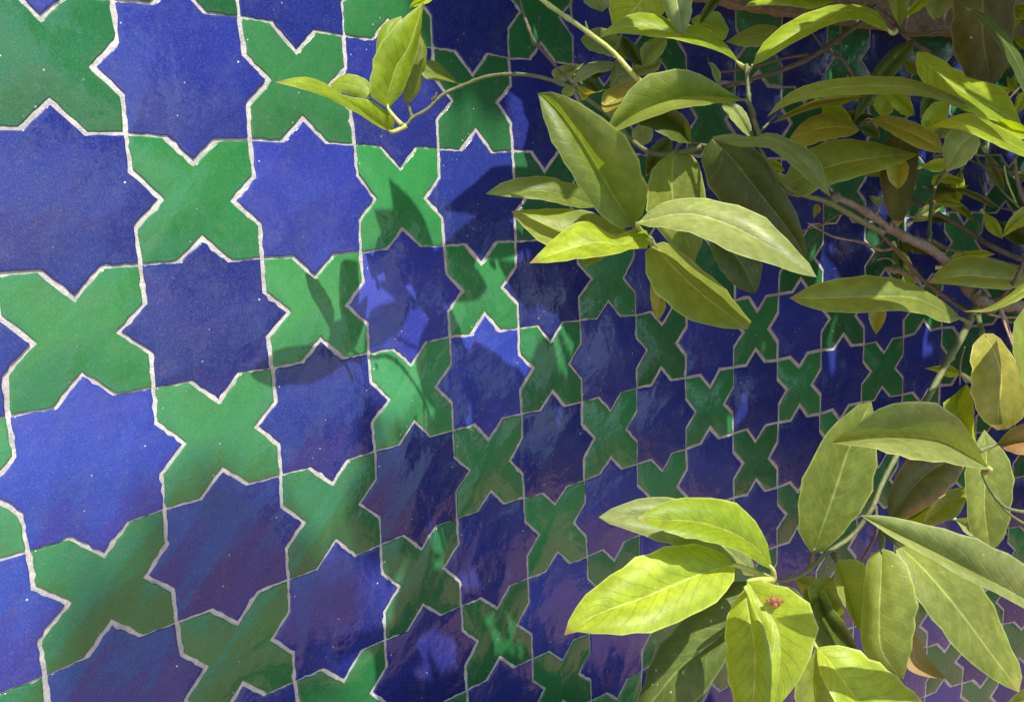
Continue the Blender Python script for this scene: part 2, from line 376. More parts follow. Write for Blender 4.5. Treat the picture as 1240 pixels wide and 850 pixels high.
# ------------------------------------------------------------------ leaves
tree = thing('citrus_tree', 'leafy citrus tree whose green twigs and glossy leaves hang across the tiled wall', 'tree')
def fix_up(vs, fs, flip):
    # the upper side of a leaf is turned towards the viewer unless it shows its underside
    c = sum((Vector(v) for v in vs), Vector())/len(vs); nn = Vector()
    for f in fs:
        a, b, d = Vector(vs[f[0]]), Vector(vs[f[1]]), Vector(vs[f[2]]); nn += (b-a).cross(d-a)
    look = Vector(cam.location)-c
    if (nn.dot(look) < 0) != flip: fs = [f[::-1] for f in fs]
    return fs
def build_leaf(Ac, Mc, Bc, kind, flip=False, cam_=.03, parent=None, name='leaf', petiole=None, wavy=.015):
    """Ac, Mc, Bc: equal-length lists of module points from base to tip"""
    n = len(Mc); NA = 4
    verts, uvs, fs = [], [], []
    rr = rnd.random()*6; fq = rnd.uniform(7, 12)
    for k in range(n):
        t = k/(n-1)
        for s in range(-NA, NA+1):
            f = abs(s)/NA; E = Ac[k] if s < 0 else Bc[k]
            p = Mc[k]*(1-f)+E*f
            wv = wavy*math.sin(t*fq+rr+(1.5 if s < 0 else 0))*f*f*math.sin(math.pi*t)
            dirn = (p-CP); dirn = dirn/np.linalg.norm(dirn)
            # blade bulges between midrib and margin; the midrib lies in a groove
            p = p+(p-Mc[k])*(.035*math.sin(t*47+rr+s)*(f == 1)+.02*math.sin(t*23+rr*2)*f)-dirn*(cam_*4*f*(1-f)*math.sin(math.pi*min(1, t*1.02))*(-1 if flip else 1)+wv)
            verts.append(world(p)); uvs.append((.5+.5*s/NA, t))
    W_ = 2*NA+1
    for k in range(n-1):
        for s in range(W_-1):
            a = k*W_+s; fs.append((a, a+1, a+W_+1, a+W_))
    fs = fix_up(verts, fs, flip)
    nf = len(fs)
    if petiole is not None:
        tv, tf = tube_mesh(petiole[0], petiole[1], 6)
        off = len(verts); verts = verts+tv; uvs += [(.5, .3)]*len(tv); fs = fs+[tuple(i+off for i in f) for f in tf]
    c = verts[0].copy()
    o = link_mesh(name, [v-c for v in verts], fs, LM[kind], parent or tree, True); o.location = c
    for e in o.data.edges:                      # the blade creases along its midrib
        v0, v1 = e.vertices
        if v0 < n*W_ and v1 < n*W_ and v0 % W_ == NA and v1 % W_ == NA: e.use_edge_sharp = True
    if petiole is not None:
        o.data.materials.append(M_YSTEM if kind in 'yp' else M_GSTEM)
        for pl in o.data.polygons[nf:]: pl.material_index = 1
    ul = o.data.uv_layers.new(name='UVMap')
    vi = np.zeros(len(o.data.loops), int); o.data.loops.foreach_get('vertex_index', vi)
    ul.data.foreach_set('uv', np.array(uvs)[vi].ravel())
    return o
def tube_mesh(P, R, nseg=8, knob=0.0, rs=None):
    P = [np.array(p, float) for p in P]; vs, fs = [], []
    up = np.array([.3, .2, 1.0])
    for k, p in enumerate(P):
        d = P[min(k+1, len(P)-1)]-P[max(k-1, 0)]; d = d/(np.linalg.norm(d)+1e-9)
        a = np.cross(d, up); a = a/np.linalg.norm(a); b = np.cross(d, a)
        r = R[k]*(1+(rs.gauss(0, knob) if rs and knob else 0))
        for s in range(nseg):
            th = 2*math.pi*s/nseg; rr = r*(1+(rs.gauss(0, knob*.6) if rs and knob else 0))
            vs.append(world(p+rr*(math.cos(th)*a+math.sin(th)*b)))
    for k in range(len(P)-1):
        for s in range(nseg):
            q = (s+1) % nseg; fs.append((k*nseg+s, k*nseg+q, (k+1)*nseg+q, (k+1)*nseg+s))
    fs.append(tuple(range(nseg-1, -1, -1))); fs.append(tuple((len(P)-1)*nseg+s for s in range(nseg)))
    return vs, fs
def add_branch(name, pts, w0, w1, m, knob=.08, nodes=0):
    """pts: (px, py, depth); w0, w1 width in photo pixels at both ends"""
    P3 = [at(*p) for p in pts]; n = max(8, 5*len(pts))
    C = catmull(P3, n); R = []
    for k, c in enumerate(C):
        t = k/(n-1); dep = pix(c)[2]; R.append((w0+(w1-w0)*t)*dep/F/2*.86)
    rs = random.Random(int(pts[0][0]*7+pts[0][1]))
    for q in range(nodes):
        k = rs.randrange(1, n-1); R[k] *= 1.35
    vs, fs = tube_mesh(C, R, 9, knob, rs)
    c = vs[0].copy()
    o = link_mesh(name, [v-c for v in vs], fs, m, tree, True); o.location = c
    return o
def leaf(kind, base, tip, A, B, z, dz=None, a=None, b=None, M=None, arch=None, flip=False, pet=None, label=None, cam_=.035, tgt=1.0):
    n = 15
    lp = math.hypot(tip[0]-base[0], tip[1]-base[1])*z/F
    sz = min(1, lp/.9); cam_ *= sz
    if dz is None:
        dz = math.sqrt(max(0, tgt*tgt-lp*lp)); dz = min(dz, .45*max(lp, .2))*rnd.choice((-1, 1))
    if a is None: a = -rnd.uniform(.08, .30)*sz
    if b is None: b = -rnd.uniform(.08, .30)*sz
    if arch is None: arch = -.06*sz
    ca = catmull([base]+A+[tip], n); cb = catmull([base]+B+[tip], n)
    cm = catmull([base]+M+[tip], n) if M else [(p+q)/2 for p, q in zip(ca, cb)]
    Al, Ml, Bl = [], [], []
    for k in range(n):
        t = k/(n-1); w = math.sin(math.pi*t)**.8 if 0 < t < 1 else 0
        d = z+dz*t+arch*w
        Ml.append(at(*cm[k], d)); Al.append(at(*ca[k], d+a*w)); Bl.append(at(*cb[k], d+b*w))
    pt = None
    if pet:
        dp = pet[2] if len(pet) > 2 else z+.02
        p0, p1 = at(pet[0], pet[1], dp), Ml[0]
        d1 = Ml[1]-Ml[0]; midp = (p0+p1)/2-.12*d1
        pt = (catmull([p0, midp, p1, p1+d1*.6], 8), [.022, .020, .018, .017, .016, .015, .012, .004])
    o = build_leaf(Al, Ml, Bl, kind, flip, cam_, None, 'leaf', pt)
    if label: o['label'] = label
    return o

M_SCAB = bark_mat('scab', (.34, .12, .05), (.22, .07, .03), (.10, .04, .02))
# --- sprig at the top left, close to the wall
L = leaf
L('y', (475,160), (333,100), [(477,145),(450,122),(418,116),(392,100),(365,93)], [(460,155),(440,142),(415,128),(385,114),(357,106)], 6.15, dz=-.85, a=.12, b=-.10, M=[(455,148),(425,125),(395,107),(362,99)], pet=(492,152), label='long olive leaf pointing left with its blade folded up')
L('y', (449,119), (399,103), [(449,102),(436,93),(418,90)], [(447,120),(425,116),(408,110)], 6.03, dz=.06, a=.05, b=0)
L('y', (470,132), (513,3), [(450,117),(449,90),(454,68),(465,47),(490,21)], [(485,115),(496,92),(504,65),(510,33)], 6.0, dz=-.03, a=-.1, b=.12, M=[(470,112),(482,76),(495,57)], pet=(487,152), label='bright upright leaf folded along its midrib')
L('y', (468,128), (486,20), [(458,100),(456,50),(466,28)], [(480,110),(490,60)], 6.14, dz=0, a=0, b=.02)
L('m', (494,126), (510,38), [(487,118),(493,95),(500,62)], [(506,114),(513,92),(517,60)], 6.62, dz=-.1, a=0, b=.05, pet=(499,143))
L('m', (556,102), (505,72), [(545,90),(528,75)], [(544,99),(515,95)], 6.72, dz=-.1, a=.05, b=-.1, pet=(560,104))
L('y', (530,-12), (496,10), [(515,-8),(500,2)], [(522,2),(508,7)], 6.2, dz=0)
# --- large leaves round the first joint
L('m', (767,274), (651,113), [(777,262),(784,240),(781,218),(768,182),(745,153),(720,137),(695,121),(668,111)], [(752,277),(728,261),(708,236),(692,210),(675,184),(661,152),(655,130)], 4.75, dz=-.25, a=-.15, b=-.05, M=[(748,246),(724,205),(698,163),(672,130)], arch=-.1, pet=(785,292,4.95), label='broad pale green leaf rising to the left')
L('p', (771,271), (989,336), [(785,257),(805,244),(830,240),(858,241),(900,251),(932,268),(963,301),(982,322)], [(780,274),(803,276),(820,279),(845,285),(880,303),(912,314),(945,324),(972,333)], 4.6, dz=-.35, a=.1, b=-.28, M=[(800,262),(840,259),(890,275),(940,303)], pet=(787,290,4.9), label='long light leaf reaching down to the right')
L('y', (787,291), (641,319), [(786,282),(770,276),(748,286),(735,282),(720,271),(700,268),(680,281),(656,303)], [(782,302),(765,301),(747,308),(725,311),(700,314),(668,318)], 4.7, dz=-.3, a=.15, b=-.15, M=[(775,287),(752,297),(725,293),(690,301),(662,311)], pet=(790,296,4.9), label='curled yellow green leaf pointing left below the joint')
L('m', (722,251), (588,235), [(705,224),(685,222),(668,214),(645,214),(620,217),(602,225)], [(700,252),(670,245),(645,241),(618,239),(602,237)], 5.1, dz=-.2, a=.1, b=-.1, M=[(695,240),(655,231),(620,233)])
L('m', (765,284), (619,256), [(738,267),(712,256),(690,253),(665,253),(640,254)], [(730,297),(700,304),(668,300),(645,286),(628,268)], 5.0, dz=-.1, a=.12, b=-.25, M=[(725,284),(680,278),(648,266)], pet=(787,290,4.95))
L('m', (735,303), (702,323), [(722,300),(708,311)], [(728,315),(714,321)], 5.2, dz=0)
L('m', (792,296), (905,399), [(806,293),(822,303),(842,320),(862,335),(880,352),(896,373),(910,391)], [(783,302),(781,324),(789,347),(809,369),(831,385),(857,394),(883,398)], 4.8, dz=-.2, a=.30, b=-.18, M=[(805,312),(830,338),(857,362),(884,382)], pet=(788,290,4.92), label='folded leaf hanging down to the right, half in shade')
L('o', (790,330), (797,389), [(787,350),(790,375)], [(804,352),(806,373)], 5.5, dz=0, a=0, b=.1)
L('m', (818,182), (841,318), [(797,196),(784,224),(785,258),(808,292)], [(838,187),(851,215),(855,248),(852,286)], 5.5, dz=.2, a=-.2, b=.05, M=[(814,203),(815,240),(828,282)], pet=(830,165,5.6))
L('d', (815,168), (782,214), [(800,168),(784,188)], [(812,190),(795,206)], 5.9, dz=0)
L('d', (858,275), (915,355), [(862,305),(880,336),(900,352)], [(900,288),(922,315),(919,347)], 5.8, dz=.1, a=-.1, b=.1)
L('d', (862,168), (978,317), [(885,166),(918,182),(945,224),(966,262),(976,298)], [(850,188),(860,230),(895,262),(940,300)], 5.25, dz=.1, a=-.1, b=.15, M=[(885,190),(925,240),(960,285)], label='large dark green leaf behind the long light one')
L('p', (862,166), (1006,239), [(885,162),(912,166),(930,160),(947,165),(965,173),(982,184),(995,199)], [(890,177),(912,178),(932,180),(948,192),(965,206),(985,223)], 5.0, dz=-.15, a=.05, b=-.2, M=[(900,170),(935,172),(968,192),(990,215)])
L('m', (904,122), (729,166), [(888,115),(872,104),(850,91),(825,84),(800,86),(775,97),(757,116),(742,142)], [(890,123),(860,127),(822,132),(785,144),(755,156)], 4.8, dz=-.25, a=-.12, b=-.45, M=[(885,119),(850,117),(810,122),(770,138)], pet=(912,140,5.0), label='wide olive leaf with a pale lower margin')
L('y', (897,79), (726,46), [(886,62),(870,45),(850,33),(832,30),(815,27),(800,19),(780,15),(760,19),(740,31)], [(880,67),(857,58),(832,52),(815,47),(795,46),(770,42),(748,41)], 5.1, dz=-.2, a=.1, b=-.2, M=[(870,57),(845,44),(815,40),(780,32),(750,36)], pet=(905,84,5.2), label='long bright yellow green leaf near the top edge')
L('y', (800,-45), (742,36), [(750,-25),(738,5)], [(815,-10),(800,20),(770,38)], 5.5, dz=.1, a=-.1, b=.1, M=[(785,-10),(758,22)])
L('p', (815,-35), (827,44), [(800,-12),(804,10),(815,32)], [(835,-12),(838,10),(834,30)], 4.95, dz=-.05, a=.05, b=-.05)
L('y', (883,36), (836,24), [(870,15),(850,17)], [(875,50),(850,44)], 5.7, dz=.1)
L('d', (875,-25), (847,30), [(862,-5),(850,14)], [(874,-2),(860,18)], 5.3, dz=0)
L('m', (948,38), (879,51), [(935,31),(915,31),(896,40)], [(925,55),(900,57)], 5.6, dz=.1, a=.1, b=-.1)
L('y', (1079,40), (911,80), [(1070,24),(1058,11),(1033,6),(1005,7),(968,20),(940,37),(919,60)], [(1062,34),(1035,24),(1004,31),(975,45),(948,60),(927,73)], 5.0, dz=-.3, a=.12, b=-.15, M=[(1058,20),(1022,13),(985,29),(948,50),(925,66)], arch=-.15, pet=(1084,38,5.2), label='long arching leaf under the coping')
L('y', (1010,2), (901,9), [(985,-14),(940,-12),(915,-3)], [(985,11),(950,7),(918,7)], 5.4, dz=0, a=.15, b=-.05)
L('p', (722,-32), (729,15), [(705,-15),(709,5)], [(741,-12),(738,6)], 5.9, dz=0, label='pale pinkish leaf tip at the top edge')
L('p', (746,76), (693,101), [(730,74),(712,77),(698,88)], [(738,86),(722,89),(706,98)], 6.1, dz=0, a=.1, b=-.1)
L('p', (708,76), (672,97), [(697,80),(680,80),(668,87)], [(695,90),(684,98)], 6.3, dz=0)
L('p', (772,92), (738,106), [(755,76),(742,76)], [(764,103),(750,110)], 6.0, dz=.1, a=.05, b=-.05)
L('p', (762,93), (803,70), [(770,78),(790,76)], [(778,92),(796,86)], 6.1, dz=0)
L('o', (778,95), (728,128), [(765,98),(747,104),(731,112)], [(772,108),(757,129),(742,139),(732,136)], 5.6, dz=-.1, a=.1, b=-.2)
L('o', (698,104), (735,108), [(708,106),(722,112)], [(705,122),(716,114)], 5.4, dz=0, pet=(694,101,5.4))
L('m', (684,118), (692,104), [(680,112),(684,106)], [(693,116),(696,108)], 5.3, dz=0)
L('m', (775,78), (703,48), [(755,50),(735,35),(715,36)], [(758,72),(738,68),(712,60)], 6.0, dz=.1)
L('d', (778,80), (750,44), [(772,58),(760,46)], [(765,76),(754,62)], 5.9, dz=0)
L('m', (779,80), (808,47), [(775,60),(790,47)], [(795,73),(806,58)], 5.8, dz=0)
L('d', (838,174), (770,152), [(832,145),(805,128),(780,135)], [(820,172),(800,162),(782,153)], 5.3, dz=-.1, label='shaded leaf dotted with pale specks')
L('p', (790,150), (769,177), [(775,150),(765,162)], [(790,168),(780,176)], 5.9, dz=0)
L('p', (857,76), (869,102), [(864,77),(872,87),(873,96)], [(861,83),(864,94)], 5.8, dz=0)
L('p', (884,122), (911,169), [(900,132),(909,150)], [(874,128),(890,150),(903,163)], 5.5, dz=0, a=0, b=-.1)
# --- right upper group
L('m', (1181,132), (929,142), [(1160,118),(1130,105),(1102,95),(1080,93),(1035,93),(992,99),(962,109),(942,124)], [(1160,131),(1135,121),(1105,115),(1080,114),(1042,115),(1000,117),(965,124),(942,133)], 4.7, dz=-.3, a=.12, b=-.22, M=[(1150,124),(1110,108),(1060,104),(1000,108),(955,124)], arch=-.1, label='very long arching leaf with a pale underside tip')
L('o', (1045,117), (934,150), [(1015,116),(985,122),(955,136)], [(1020,127),(985,132),(955,143)], 5.4, dz=-.1)
L('y', (1110,63), (1238,153), [(1122,64),(1140,72),(1156,83),(1170,89),(1190,97),(1206,103),(1220,114),(1231,135)], [(1109,82),(1118,100),(1140,118),(1165,133),(1195,144),(1218,150)], 4.9, dz=-.1, a=.2, b=-.15, M=[(1130,84),(1160,107),(1195,127)], label='broad bright leaf with a wavy upper margin')
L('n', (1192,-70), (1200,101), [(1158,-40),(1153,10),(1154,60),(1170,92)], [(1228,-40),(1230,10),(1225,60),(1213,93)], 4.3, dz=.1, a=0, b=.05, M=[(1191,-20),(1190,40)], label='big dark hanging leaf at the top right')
L('d', (1256,120), (1167,9), [(1240,75),(1222,45),(1202,25),(1184,13)], [(1240,112),(1222,75),(1203,46),(1184,23)], 4.1, dz=0, a=.1, b=-.1)
L('y', (1275,202), (1127,154), [(1245,175),(1212,155),(1188,142),(1168,137),(1145,145)], [(1245,192),(1215,180),(1190,168),(1165,158),(1143,155)], 4.4, dz=-.2, a=.2, b=-.2, M=[(1240,183),(1205,164),(1175,150),(1148,149)], label='light leaf with toothed margin at the right edge')
L('y', (1265,166), (1178,138), [(1235,150),(1205,142)], [(1230,168),(1200,152)], 4.8, dz=0)
L('o', (1052,147), (1143,186), [(1068,140),(1092,143),(1118,153),(1137,167)], [(1068,155),(1093,170),(1118,182)], 5.4, dz=.05, a=.1, b=-.1, pet=(1043,151,5.5))
L('d', (1038,150), (1066,166), [(1050,149),(1062,155)], [(1045,162),(1056,167)], 5.7, dz=0)
L('m', (1184,160), (1146,208), [(1162,155),(1145,165),(1142,192)], [(1186,178),(1168,200)], 5.5, dz=0, a=0, b=0, pet=(1140,215,5.6), label='mid green leaf standing on a thin upright stem')
L('n', (1092,150), (1087,276), [(1068,180),(1066,220),(1074,256)], [(1112,180),(1108,225),(1098,260)], 5.8, dz=0, a=-.05, b=.05)
L('o', (1086,188), (1088,229), [(1074,200),(1077,219)], [(1100,200),(1097,219)], 5.6, dz=0, label='small yellow leaf with a reddish tip')
L('d', (1108,48), (1033,149), [(1085,56),(1060,82),(1043,112)], [(1100,70),(1078,98),(1053,128)], 6.0, dz=0, a=.05, b=-.05, label='narrow blue green leaf slanting down left')
L('y', (1082,108), (1068,143), [(1066,112),(1058,128)], [(1085,120),(1080,136)], 6.2, dz=0)
L('y', (1072,112), (1108,140), [(1088,108),(1103,122)], [(1080,128),(1095,140)], 6.0, dz=0)
L('d', (1128,108), (1118,152), [(1117,118),(1114,138)], [(1134,120),(1128,140)], 6.1, dz=0)
L('y', (1148,122), (1116,162), [(1130,125),(1117,142)], [(1148,140),(1134,158)], 5.9, dz=0)
L('m', (1088,-35), (1090,33), [(1074,-15),(1080,14)], [(1103,-15),(1098,14)], 5.2, dz=0)
L('y', (1140,-12), (1096,21), [(1120,-8),(1103,8)], [(1130,-2),(1112,14)], 5.4, dz=0)
L('p', (1145,-22), (1131,25), [(1120,-5),(1123,14)], [(1158,-5),(1146,16)], 5.7, dz=0)
L('o', (1041,158), (956,168), [(1032,147),(1010,138),(990,139),(970,150)], [(1030,165),(1012,168),(992,172),(972,178)], 5.3, dz=-.1, a=.1, b=-.1, M=[(1015,154),(985,158)], label='yellowing leaf with a blunt end')
L('m', (1112,187), (944,228), [(1080,178),(1040,169),(1000,172),(965,190)], [(1085,201),(1040,214),(1000,226),(965,240)], 5.6, dz=-.1, a=.1, b=-.1, M=[(1070,190),(1020,198),(975,213)])
L('m', (1095,200), (1038,210), [(1075,195),(1052,200)], [(1078,212),(1055,214)], 6.0, dz=0)
# --- middle right
L('m', (1164,386), (956,361), [(1150,371),(1130,357),(1105,344),(1080,336),(1055,334),(1030,335),(997,341),(972,351)], [(1145,392),(1122,382),(1100,377),(1070,377),(1035,379),(1005,378),(975,371)], 5.5, dz=-.35, a=.12, b=-.15, M=[(1145,378),(1110,361),(1060,359),(1000,361)], arch=-.1, pet=(1173,392,5.7), label='long level leaf with a yellow blotch in the middle')
L('o', (1063,372), (1061,405), [(1052,378),(1054,392)], [(1073,378),(1070,392)], 6.0, dz=0)
L('m', (1250,338), (1124,343), [(1225,322),(1190,312),(1160,312),(1138,326)], [(1225,350),(1190,349),(1155,345)], 6.0, dz=0, a=.1, b=-.1, M=[(1210,337),(1165,334)])
L('y', (1205,308), (1150,314), [(1190,303),(1168,306)], [(1190,312),(1168,313)], 6.4, dz=0)
L('p', (1144,229), (1205,253), [(1165,228),(1186,235),(1199,245)], [(1163,234),(1183,243)], 7.6, dz=0)
L('m', (1135,241), (1182,271), [(1152,240),(1171,252)], [(1150,251),(1168,262)], 7.4, dz=0)
L('m', (1262,250), (1213,288), [(1240,250),(1222,266)], [(1250,268),(1230,278)], 5.6, dz=0)
L('y', (1133,214), (1168,220), [(1142,209),(1158,214)], [(1142,222),(1156,223)], 7.3, dz=0)
L('y', (1140,212), (1130,226), [(1132,212),(1128,220)], [(1138,222)], 7.2, dz=0)
L('p', (1070,240), (1052,237), [(1062,238)], [(1066,249),(1058,246)], 7.5, dz=0)
L('o', (990,247), (985,265), [(985,250)], [(994,254)], 7.0, dz=0)
L('m', (1270,335), (1166,377), [(1240,343),(1220,358),(1194,373)], [(1245,357),(1220,370),(1194,378)], 5.0, dz=0, a=.1, b=-.1)
L('o', (1191,404), (1208,521), [(1177,420),(1176,450),(1177,482),(1190,508)], [(1206,405),(1222,425),(1240,455),(1244,490),(1230,514)], 5.0, dz=-.05, a=-.05, b=.1, M=[(1205,428),(1213,458),(1209,492)], pet=(1184,384,5.3), label='yellow leaf hanging at the right edge')
L('m', (1250,360), (1246,478), [(1228,392),(1227,425),(1234,455)], [(1262,395),(1262,440)], 4.8, dz=0)
L('y', (1165,452), (1119,446), [(1150,442),(1135,443)], [(1150,457),(1133,450)], 6.6, dz=0, pet=(1178,462,6.6))
# --- lower right group
L('p', (1199,568), (1007,536), [(1188,552),(1179,532),(1168,514),(1152,499),(1133,489),(1110,485),(1085,488),(1062,496),(1038,513),(1020,525)], [(1170,565),(1142,560),(1110,557),(1080,550),(1055,542),(1030,540)], 4.7, dz=-.35, a=-.25, b=-.5, M=[(1170,549),(1140,534),(1105,529),(1065,529),(1035,532)], pet=(1192,572,4.85), label='level leaf, green above with a pale lower half')
L('m', (984,671), (1055,486), [(972,655),(967,636),(967,600),(973,578),(985,552),(1001,525),(1020,505),(1040,490)], [(996,668),(1012,654),(1030,635),(1046,614),(1056,594),(1061,570),(1062,540),(1060,512)], 5.1, dz=-.1, a=-.1, b=.05, M=[(991,652),(1003,618),(1014,585),(1027,545),(1042,512)], pet=(983,686,5.2), label='broad upright leaf left of the green stem')
L('y', (1188,560), (1170,465), [(1155,505),(1140,492),(1154,479)], [(1180,525),(1180,500),(1177,475)], 5.1, dz=0, M=[(1170,520),(1160,492)])
L('r', (1079,632), (1172,552), [(1074,610),(1083,580),(1100,556),(1135,540)], [(1095,628),(1122,615),(1145,598),(1163,575)], 5.5, dz=0, a=.05, b=-.1, M=[(1095,602),(1120,575),(1145,560)], pet=(1070,640,5.5), label='dark leaf with a browning lower margin')
L('m', (1192,520), (1199,669), [(1170,560),(1170,605),(1176,645)], [(1224,560),(1226,605),(1216,650)], 5.9, dz=0, a=0, b=0, M=[(1195,560),(1192,610)])
L('m', (1174,592), (1119,638), [(1140,602),(1122,622)], [(1162,622),(1138,634)], 6.2, dz=0)
L('m', (1172,588), (1095,632), [(1140,596),(1112,612)], [(1150,618),(1118,632)], 6.4, dz=.1)
L('r', (1207,538), (1290,528), [(1222,521),(1250,512)], [(1225,548),(1255,550)], 5.0, dz=0, pet=(1184,546,5.0))
L('p', (1300,735), (1042,624), [(1265,700),(1240,681),(1208,664),(1175,650),(1145,640),(1112,633),(1072,624)], [(1265,745),(1240,736),(1210,720),(1180,706),(1150,690),(1118,671),(1088,655),(1062,638)], 3.9, dz=-.3, a=-.05, b=-.12, M=[(1262,735),(1228,718),(1182,694),(1130,667),(1085,645)], arch=-.1, label='long pale leaf in front crossing the right edge')
L('m', (1068,664), (1094,822), [(1053,673),(1047,700),(1044,740),(1043,780),(1062,808)], [(1084,669),(1099,686),(1107,709),(1111,737),(1107,765),(1101,797)], 4.7, dz=-.1, a=.1, b=-.05, M=[(1067,700),(1065,740),(1066,780),(1078,805)], pet=(1068,650,4.8), label='leaf hanging straight down with a light midrib')
L('m', (1013,680), (1042,765), [(1010,692),(1013,713),(1023,735),(1033,752)], [(1031,677),(1048,684),(1053,705),(1050,740)], 4.95, dz=-.05, M=[(1022,700),(1033,735)], pet=(1010,672,5.1))
L('m', (1011,700), (1022,756), [(998,699),(978,711),(985,732),(1005,748)], [(1015,718),(1022,740)], 5.3, dz=0)
L('d', (990,722), (1040,792), [(1000,728),(1020,750),(1034,775)], [(984,745),(990,775),(1015,790)], 5.2, dz=0, M=[(1000,750),(1020,775)])
L('m', (1083,656), (1234,838), [(1110,663),(1150,680),(1182,700),(1202,731),(1216,764),(1229,792),(1238,818)], [(1087,678),(1100,707),(1118,735),(1141,765),(1168,796),(1196,818),(1222,833)], 4.9, dz=-.1, a=.25, b=-.1, M=[(1112,682),(1140,713),(1168,748),(1196,786),(1220,818)], pet=(1070,648,5.0), label='large leaf slanting to the lower right corner, folded')
L('r', (1103,764), (1146,821), [(1114,775),(1124,795),(1136,810)], [(1098,785),(1098,808),(1120,819)], 5.0, dz=-.1, a=.2, b=-.15, flip=True, label='curled leaf showing a pinkish underside')
L('m', (1262,840), (1216,856), [(1245,832),(1228,842)], [(1240,860)], 5.0, dz=0)
# --- bright group at the bottom
L('y', (890,684), (683,769), [(880,673),(867,665),(847,660),(821,659),(801,663),(776,673),(751,688),(728,704),(706,724),(690,747)], [(889,702),(878,719),(857,735),(831,749),(806,759),(781,767),(751,768),(721,767),(697,765)], 4.55, dz=-.3, a=.08, b=-.12, M=[(862,690),(829,702),(776,724),(721,744)], pet=(935,702,4.7), label='sunlit lime green leaf pointing left with dark veins')
L('y', (936,690), (772,628), [(928,655),(916,633),(900,615),(875,604),(850,602),(825,603),(800,609),(783,619)], [(922,684),(903,671),(880,662),(858,656),(830,651),(800,641)], 4.6, dz=-.25, a=.1, b=-.15, M=[(915,662),(880,642),(840,631),(800,629)], pet=(936,702,4.7), label='sunlit leaf above the lime green one')
L('p', (922,697), (725,626), [(895,655),(860,620),(830,605),(785,602),(748,612)], [(897,695),(855,674),(800,656),(765,643),(742,636)], 4.85, dz=-.15, a=.1, b=-.1, pet=(936,702,4.75), label='dusty grey green leaf behind the two bright ones')
bl = L('y', (905,704), (936,862), [(918,701),(935,706),(957,714),(977,727),(988,746),(989,767),(983,792),(972,815),(957,838)], [(904,718),(914,738),(926,762),(933,792),(935,822),(933,848)], 4.25, dz=-.3, a=-.05, b=.0, M=[(922,730),(941,760),(944,800),(940,835)], cam_=.012, pet=(936,702,4.5), label='broad sunlit leaf with a small red blemish')
L('y', (902,712), (910,885), [(888,730),(880,748),(878,772),(880,805),(886,840)], [(914,735),(926,765),(934,805),(934,850)], 4.45, dz=-.2, a=.1, b=-.05, M=[(908,745),(914,790),(913,840)], pet=(934,702,4.6), label='bright leaf pointing straight down beside the blemished one')
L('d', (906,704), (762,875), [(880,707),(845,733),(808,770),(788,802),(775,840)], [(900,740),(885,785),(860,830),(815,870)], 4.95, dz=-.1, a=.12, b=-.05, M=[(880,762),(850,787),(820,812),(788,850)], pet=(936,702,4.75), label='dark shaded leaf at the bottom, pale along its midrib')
L('y', (989,784), (1130,885), [(1005,781),(1031,784),(1056,797),(1081,815),(1101,832),(1120,855)], [(991,807),(1003,835),(1025,868),(1070,890)], 4.35, dz=-.2, a=.1, b=-.1, M=[(1003,798),(1022,825),(1045,855),(1085,878)], pet=(975,765,4.7), label='bright leaf rising from the bottom edge')
L('m', (988,786), (985,885), [(972,812),(962,845)], [(1000,815),(1012,850)], 4.9, dz=0)
L('m', (984,705), (1000,790), [(972,720),(975,760)], [(1003,722),(1012,760)], 5.3, dz=0)

# --- branches and twigs
Bq = add_branch
Bq('branch', [(1295,385,6.3),(1240,371,6.2),(1200,368,6.2),(1183,362,6.1),(1168,345,6.1),(1150,321,6.1),(1125,301,6.0),(1090,284,5.9),(1060,264,5.8),(1030,247,5.7),(1005,237,5.6)], 19, 10, M_BARK, .08, 6)['label'] = 'thick brown branch coming in from the right'
Bq('branch_joint', [(1200,372,6.1),(1188,364,6.05),(1176,355,6.1)], 22, 17, M_BARK, .2)
Bq('branch', [(1070,282,5.85),(1050,272,5.8),(1028,259,5.7),(1000,244,5.6),(975,237,5.5),(950,225,5.4),(925,190,5.3),(910,160,5.2)], 9, 6, M_GSTEM, .04, 2)
Bq('branch', [(1184,368,6.1),(1166,405,5.9),(1146,440,5.7),(1120,488,5.5),(1098,530,5.4),(1080,562,5.3),(1066,590,5.25),(1056,615,5.2),(1032,648,5.2),(1000,670,5.1),(982,688,4.95),(962,700,4.85),(938,704,4.75)], 11, 5, M_GSTEM, .03, 3)['label'] = 'green stem running down to the bright lower leaves'
Bq('twig', [(1060,612,5.3),(1062,640,5.3),(1054,660,5.4),(1043,679,5.5)], 5, 3, M_DARK)
Bq('twig', [(1048,628,5.2),(1064,632,5.1),(1068,650,4.9),(1068,664,4.7)], 5, 3, M_GSTEM)
Bq('twig', [(1064,281,6.0),(1085,303,6.2),(1104,325,6.3),(1122,343,6.3),(1148,362,6.3),(1178,380,6.2)], 5, 7, M_DARK, .12)
Bq('twig', [(978,270,6.6),(992,278,6.6),(1010,287,6.5),(1030,291,6.5),(1048,295,6.4),(1066,303,6.4),(1082,301,6.3)], 2.5, 4, M_DRY, .12)
Bq('twig', [(970,280,6.8),(995,272,6.8),(1015,260,6.7),(1030,258,6.6)], 3, 4, M_DARK, .12)
Bq('twig', [(1048,297,6.4),(1060,300,6.4),(1070,290,6.4)], 3, 3, M_DARK, .2)
Bq('twig', [(1072,325,6.6),(1085,328,6.5),(1098,331,6.4),(1110,342,6.3)], 6, 6, M_DRY, .35)
Bq('twig', [(1062,315,6.6),(1075,313,6.6),(1085,320,6.6)], 1.5, 1.5, M_DRY)
